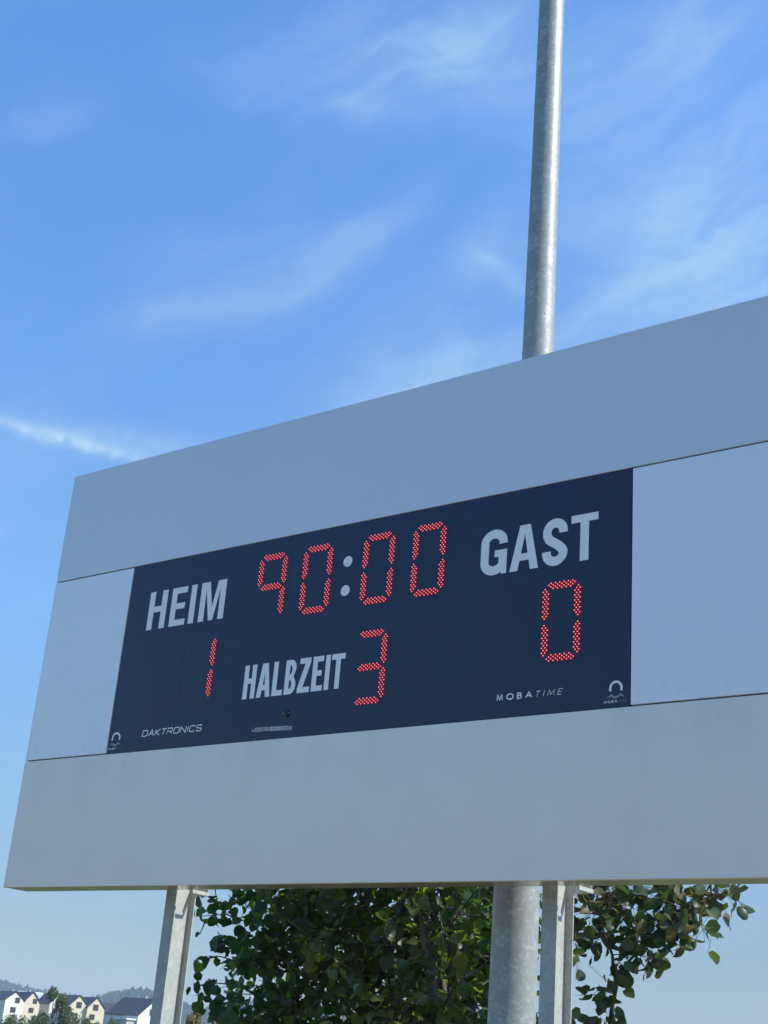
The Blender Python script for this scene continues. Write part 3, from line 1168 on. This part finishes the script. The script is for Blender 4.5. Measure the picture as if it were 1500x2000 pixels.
# GAST
b, t = .755, 1.002
gc = arc(2.7035, .932, .0555, .048, 8, 180, 12) + arc(2.7035, .826, .0555, .048, 180, 345, 12)
gc = [(2.759, .922)] + gc
G1 = strip(gc, .049)
L_([G1, [(2.708, .851), (2.708, .888), (2.782, .888), (2.782, .755), (2.750, .755), (2.747, .779), (2.733, .779), (2.733, .851)]])
L_([[(2.801, b), (2.849, b), (2.8585, .808), (2.9125, .808), (2.9215, b), (2.970, b), (2.918, t), (2.856, t)]][:0] +
   [[[(2.801, b), (2.849, b), (2.8585, .808), (2.9125, .808), (2.9215, b), (2.970, b), (2.918, t), (2.856, t)], [(2.866, .846), (2.887, .952), (2.905, .846)][::-1]]])
sc_ = [(3.110, .925)] + arc(3.0635, .934, .0465, .047, 5, 180, 12) + [(3.018, .917), (3.028, .896), (3.050, .880)] + \
      [(3.084, .857), (3.104, .838), (3.1115, .822)] + arc(3.0635, .822, .048, .047, -2, -180, 12) + [(3.0155, .831)]
L_([strip(sc_, .0485)])
L_([[(3.206, b), (3.254, b), (3.254, .961), (3.305, .961), (3.305, t), (3.154, t), (3.154, .961), (3.206, .961)]])
# HALBZEIT
b, t = .2435, .441
L_([[(1.057, b), (1.090, b), (1.090, .332), (1.114, .332), (1.114, b), (1.147, b), (1.147, t), (1.114, t), (1.114, .363), (1.090, .363), (1.090, t), (1.057, t)]])
L_([[[(1.160, b), (1.193, b), (1.199, .284), (1.222, .284), (1.228, b), (1.262, b), (1.232, t), (1.190, t)], [(1.204, .314), (1.2107, .388), (1.2175, .314)][::-1]]])
L_([[(1.275, b), (1.351, b), (1.351, .275), (1.308, .275), (1.308, t), (1.275, t)]])
bo = [(1.364, b), (1.400, b)] + arc(1.408, .294, .037, .0505, -90, 62, 8) + arc(1.404, .393, .037, .048, -42, 90, 8) + [(1.364, t)]
bh1 = [(1.396, .274), (1.402, .274)] + arc(1.402, .298, .012, .024, -70, 70, 5) + [(1.396, .327)]
bh2 = [(1.396, .357), (1.402, .357)] + arc(1.402, .384, .010, .026, -70, 70, 5) + [(1.396, .411)]
L_([[bo, bh1[::-1], bh2[::-1]]])
L_([[(1.459, b), (1.546, b), (1.546, .275), (1.498, .275), (1.543, .412), (1.543, t), (1.465, t), (1.465, .409), (1.505, .409), (1.459, .272)]])
L_([[(1.559, b), (1.636, b), (1.636, .274), (1.592, .274), (1.592, .329), (1.626, .329), (1.626, .360), (1.592, .360), (1.592, .410), (1.634, .410), (1.634, t), (1.559, t)]])
L_([rect(1.649, 1.681, b, t)])
L_([[(1.721, b), (1.753, b), (1.753, .409), (1.783, .409), (1.783, t), (1.691, t), (1.691, .409), (1.721, .409)]])
# colon
for cz in (.976, .8035):
    flat([arc(1.738, cz, .0315, .0315, 0, 348, 29)], 'colon_dot', disp, M['letter'])

# small lettering as strokes; each glyph: list of polylines in a 1 x 1 box
def A_(cx, cz, rx, rz, a0, a1, n=8):
    return arc(cx, cz, rx, rz, a0, a1, n)


GL = {
    'M': [[(0, 0), (.12, 1), (.5, .12), (.88, 1), (1, 0)]],
    'O': [A_(.5, .5, .5, .5, 90, 426, 18) + [(.5 + .5 * math.cos(math.radians(440)), .5 + .5 * math.sin(math.radians(440)))]],
    'B': [[(0, -.1), (0, 1.1)], [(0, 1), (.5, 1)] + A_(.5, .765, .38, .235, 75, -75, 6) + [(.5, .53), (0, .53)], [(.5, .53)] + A_(.55, .265, .45, .265, 75, -75, 6) + [(.5, 0), (0, 0)]],
    'A': [[(0, 0), (.5, 1), (1, 0)], [(.2, .33), (.8, .33)]],
    'T': [[(0, 1), (1, 1)], [(.5, 1), (.5, 0)]],
    'I': [[(.5, 0), (.5, 1)]],
    'E': [[(1, 0), (0, 0), (0, 1), (1, 1)], [(0, .5), (.85, .5)]],
    'D': [[(0, 0), (0, 1), (.75, 1), (1, .78), (1, .22), (.75, 0), (0, 0)]],
    'K': [[(0, 0), (0, 1)], [(1, 1), (.12, .5), (1, 0)]],
    'R': [[(0, 0), (0, 1), (.85, 1), (1, .86), (1, .56), (.85, .42), (0, .42)], [(.55, .42), (1, 0)]],
    'o': [[(.15, 0), (0, .15), (0, .85), (.15, 1), (.85, 1), (1, .85), (1, .15), (.85, 0), (.15, 0)]],
    'N': [[(0, 0), (0, 1), (1, 0), (1, 1)]],
    'C': [[(1, .8), (.85, 1), (.15, 1), (0, .85), (0, .15), (.15, 0), (.85, 0), (1, .2)]],
    'S': [[(1, .82), (.85, 1), (.15, 1), (0, .86), (0, .66), (.15, .53), (.85, .47), (1, .34), (1, .14), (.85, 0), (.15, 0), (0, .18)]],
}


def word(text, x0, z0, h, widths, gap, sw, slant, mat, label, parent=None):
    polys = []
    x = x0
    for ch, wd in zip(text, widths):
        for pl in GL[ch]:
            pts = [(x + (p[0] * wd) + slant * p[1] * h, z0 + p[1] * h) for p in pl]
            polys.append(strip(pts, sw))
        x += wd + gap
    return flat(polys, 'lettering', parent or disp, mat, label=label)


word('DAKTRoNICS', .286, .086, .034, [.040, .040, .036, .036, .038, .040, .040, .006, .038, .040], .0140, .0060, .20, M['letter'], 'small wide-spaced lettering DAKTRONICS')
word('MOBA', 2.764, .0885, .027, [.030, .036, .022, .033], .0255, .0062, 0, M['letter'], 'small bold lettering MOBA')
word('TIME', 2.977, .0885, .027, [.024, .006, .036, .022], .0200, .0030, .35, M['letter'], 'small thin slanted lettering TIME')


def logo(cx, z, s, wx=1.0):
    """broken ring over a wave, as on the sticker in each lower corner"""
    ring = arc(cx, z + .045 * s, .0295 * s * wx, .032 * s, -22, 202, 26)
    flat([strip(ring, .0115 * s)], 'emblem', disp, M['letter'], label='pale emblem of an open ring')
    wv = [(cx - .047 * s * wx, z), (cx - .024 * s * wx, z + .021 * s), (cx - .012 * s * wx, z + .012 * s), (cx, z + .008 * s),
          (cx + .012 * s * wx, z + .012 * s), (cx + .022 * s * wx, z + .022 * s), (cx + .049 * s * wx, z + .002 * s),
          (cx + .028 * s * wx, z + .006 * s), (cx + .022 * s * wx, z + .008 * s), (cx + .008 * s * wx, z - .002 * s), (cx, z - .004 * s), (cx - .012 * s * wx, z - .002 * s),
          (cx - .024 * s * wx, z + .006 * s)]
    flat([wv], 'emblem', disp, M['grey_mark'], label='grey wave under the ring emblem')


logo(3.414, .045, 1.0)
word('MOBA', 3.354, .0235, .0095, [.012, .012, .009, .012], .0075, .0022, 0, M['letter'], 'tiny lettering MOBA under the emblem')
word('TIME', 3.430, .0235, .0095, [.008, .002, .012, .008], .0050, .0013, .35, M['grey_mark'], 'tiny slanted lettering TIME under the emblem')
logo(.063, .046, 1.0, 1.08)
word('MOBA', .006, .0235, .0095, [.012, .012, .009, .012], .0075, .0022, 0, M['letter'], 'tiny lettering MOBA under the left emblem')
word('TIME', .082, .0235, .0095, [.008, .002, .012, .008], .0050, .0013, .35, M['dim_letter'], 'tiny slanted lettering TIME under the left emblem')

# little stickers on the lower edge
stick_w, _, _ = mat_new('white_sticker', (0.52, 0.54, 0.56), 0.5)
stick_p, _, _ = mat_new('pink_sticker', (0.50, 0.40, 0.40), 0.5)
stick_y, _, _ = mat_new('beige_sticker', (0.48, 0.43, 0.34), 0.5)
res_m, _, _ = mat_new('glue_residue', (0.035, 0.055, 0.075), 0.7)
for poly, mt, lb in (([(1.162, .050), (1.172, .050), (1.172, .062), (1.162, .062)], stick_w, 'tiny white sticker'),
                     ([(1.180, .048), (1.237, .046), (1.237, .070), (1.180, .071)], stick_p, 'pale pink sticker'),
                     ([(1.243, .048), (1.286, .047), (1.286, .069), (1.243, .071)], stick_y, 'beige sticker'),
                     ([(1.291, .045), (1.376, .043), (1.376, .065), (1.291, .069)], stick_w, 'long white sticker'),
                     ([(1.379, .043), (1.424, .041), (1.424, .064), (1.379, .066)], stick_w, 'white sticker with grey print'),
                     ([(1.428, .041), (1.451, .041), (1.451, .061), (1.428, .062)], stick_w, 'small white end sticker'),
                     ([(1.170, .097), (1.272, .100), (1.272, .118), (1.170, .116)], res_m, 'faint glue residue')):
    s = flat([poly], 'sticker', disp, mt, label=lb)
bm = None
flat([rect(1.188, 1.230, .052, .056), rect(1.192, 1.222, .061, .064), rect(1.250, 1.280, .053, .056), rect(1.252, 1.276, .061, .064),
      rect(1.300, 1.366, .0555, .0575), rect(1.300, 1.350, .050, .0515), rect(1.386, 1.396, .048, .060), rect(1.400, 1.418, .047, .060), rect(1.434, 1.445, .046, .056)],
     'sticker_print', disp, M['grey_mark'], y=FY - .0018)
# recessed sensor with its screws, above the stickers
bm = bmesh.new()
r = bmesh.ops.create_cone(bm, cap_ends=True, segments=24, radius1=.023, radius2=.019, depth=.006)
bmesh.ops.transform(bm, matrix=Matrix.Translation((1.404, FY - .003, ZD + .132)) @ Matrix.Rotation(PI / 2, 4, 'X'), verts=r['verts'])
sn = from_bm('sensor', bm, disp, M['window'], True)
for x, z in ((1.383, .136), (1.425, .135), (1.402, .112)):
    bm = bmesh.new()
    r = bmesh.ops.create_cone(bm, cap_ends=True, segments=12, radius1=.0035, radius2=.002, depth=.004)
    bmesh.ops.transform(bm, matrix=Matrix.Translation((x, FY - .007, ZD + z)) @ Matrix.Rotation(PI / 2, 4, 'X'), verts=r['verts'])
    from_bm('screw', bm, sn, M['bolt'])

# digits
S_ = .0255
ROWS = [(.1000, 6, .5), (.0905, 7, 0), (.0810, 6, .5), (.0715, 5, 0)]     # distance outward, count, stagger


def seg_points(name):
    """LED positions (x, z) of one segment relative to the digit centre"""
    pts = []
    if name == 'g':
        for off, n in ((.0143, 5), (.0048, 6), (-.0048, 7), (-.0143, 6)):
            for i in range(n):
                pts.append(((i - (n - 1) / 2) * .0245, off))
        return pts
    for off, n, _ in ROWS:
        for i in range(n):
            t = (i - (n - 1) / 2)
            if name in 'ad':
                z = .1995 - (.1000 - off)
                pts.append((t * .0245, z if name == 'a' else -z))
            else:
                cz = .0935 if name in 'bf' else -.0935
                x = off + .003
                pts.append((x if name in 'bc' else -x, cz + t * S_))
    return pts


def led_mesh(pts, cx, cz):
    V, F, MI = [], [], []
    n = 8
    y0 = FY - .0032
    for (x, z) in pts:
        X, Z = cx + x, ZD + cz + z
        i0 = len(V)
        for r, y in ((.0064, y0), (.0052, y0 - .0025), (.0024, y0 - .0040)):
            for k in range(n):
                a = 2 * PI * (k + .5) / n
                V.append((X + r * math.cos(a), y, Z + r * math.sin(a)))
        V.append((X, y0 - .0052, Z))
        for rr in range(2):
            for k in range(n):
                a, b = i0 + rr * n + k, i0 + rr * n + (k + 1) % n
                F.append((a, b, b + n, a + n))
                MI.append(0)
        for k in range(n):
            F.append((i0 + 2 * n + k, i0 + 2 * n + (k + 1) % n, i0 + 3 * n))
            MI.append(1)
    me = bpy.data.meshes.new('led_segment')
    me.from_pydata(V, [], F)
    me.materials.append(M['led_red'])
    me.materials.append(M['led_core'])
    me.polygons.foreach_set('material_index', MI)
    return me


SEG = {'9': 'abcfg', '0': 'abcdef', '1': 'bc', '3': 'abcdg'}
for cx, cz, ch, lb in ((1.187, .903, '9', 'digit 9 of the clock in red lights'), (1.5225, .903, '0', 'first digit 0 of the clock before the colon'),
                       (1.9555, .903, '0', 'digit 0 of the clock just after the colon'), (2.293, .903, '0', 'last digit 0 of the clock'),
                       (.699, .459, '1', 'home score digit 1 in red lights'), (.415, .459, '', 'unlit tens window of the home score'),
                       (3.113, .459, '0', 'guest score digit 0 in red lights'), (2.829, .459, '', 'unlit tens window of the guest score'),
                       (1.9555, .343, '3', 'period digit 3 in red lights')):
    bm = bmesh.new()
    box(bm, cx - .132, cx + .132, FY - .0007, FY - .0001, ZD + cz - .190 - .026, ZD + cz + .190 + .026, 0)
    wn = from_bm('digit_window', bm, disp, M['window'])
    tag(wn, lb)
    for sname in SEG.get(ch, ''):
        me = led_mesh(seg_points(sname), cx, cz)
        o = link('led_segment', me, wn)
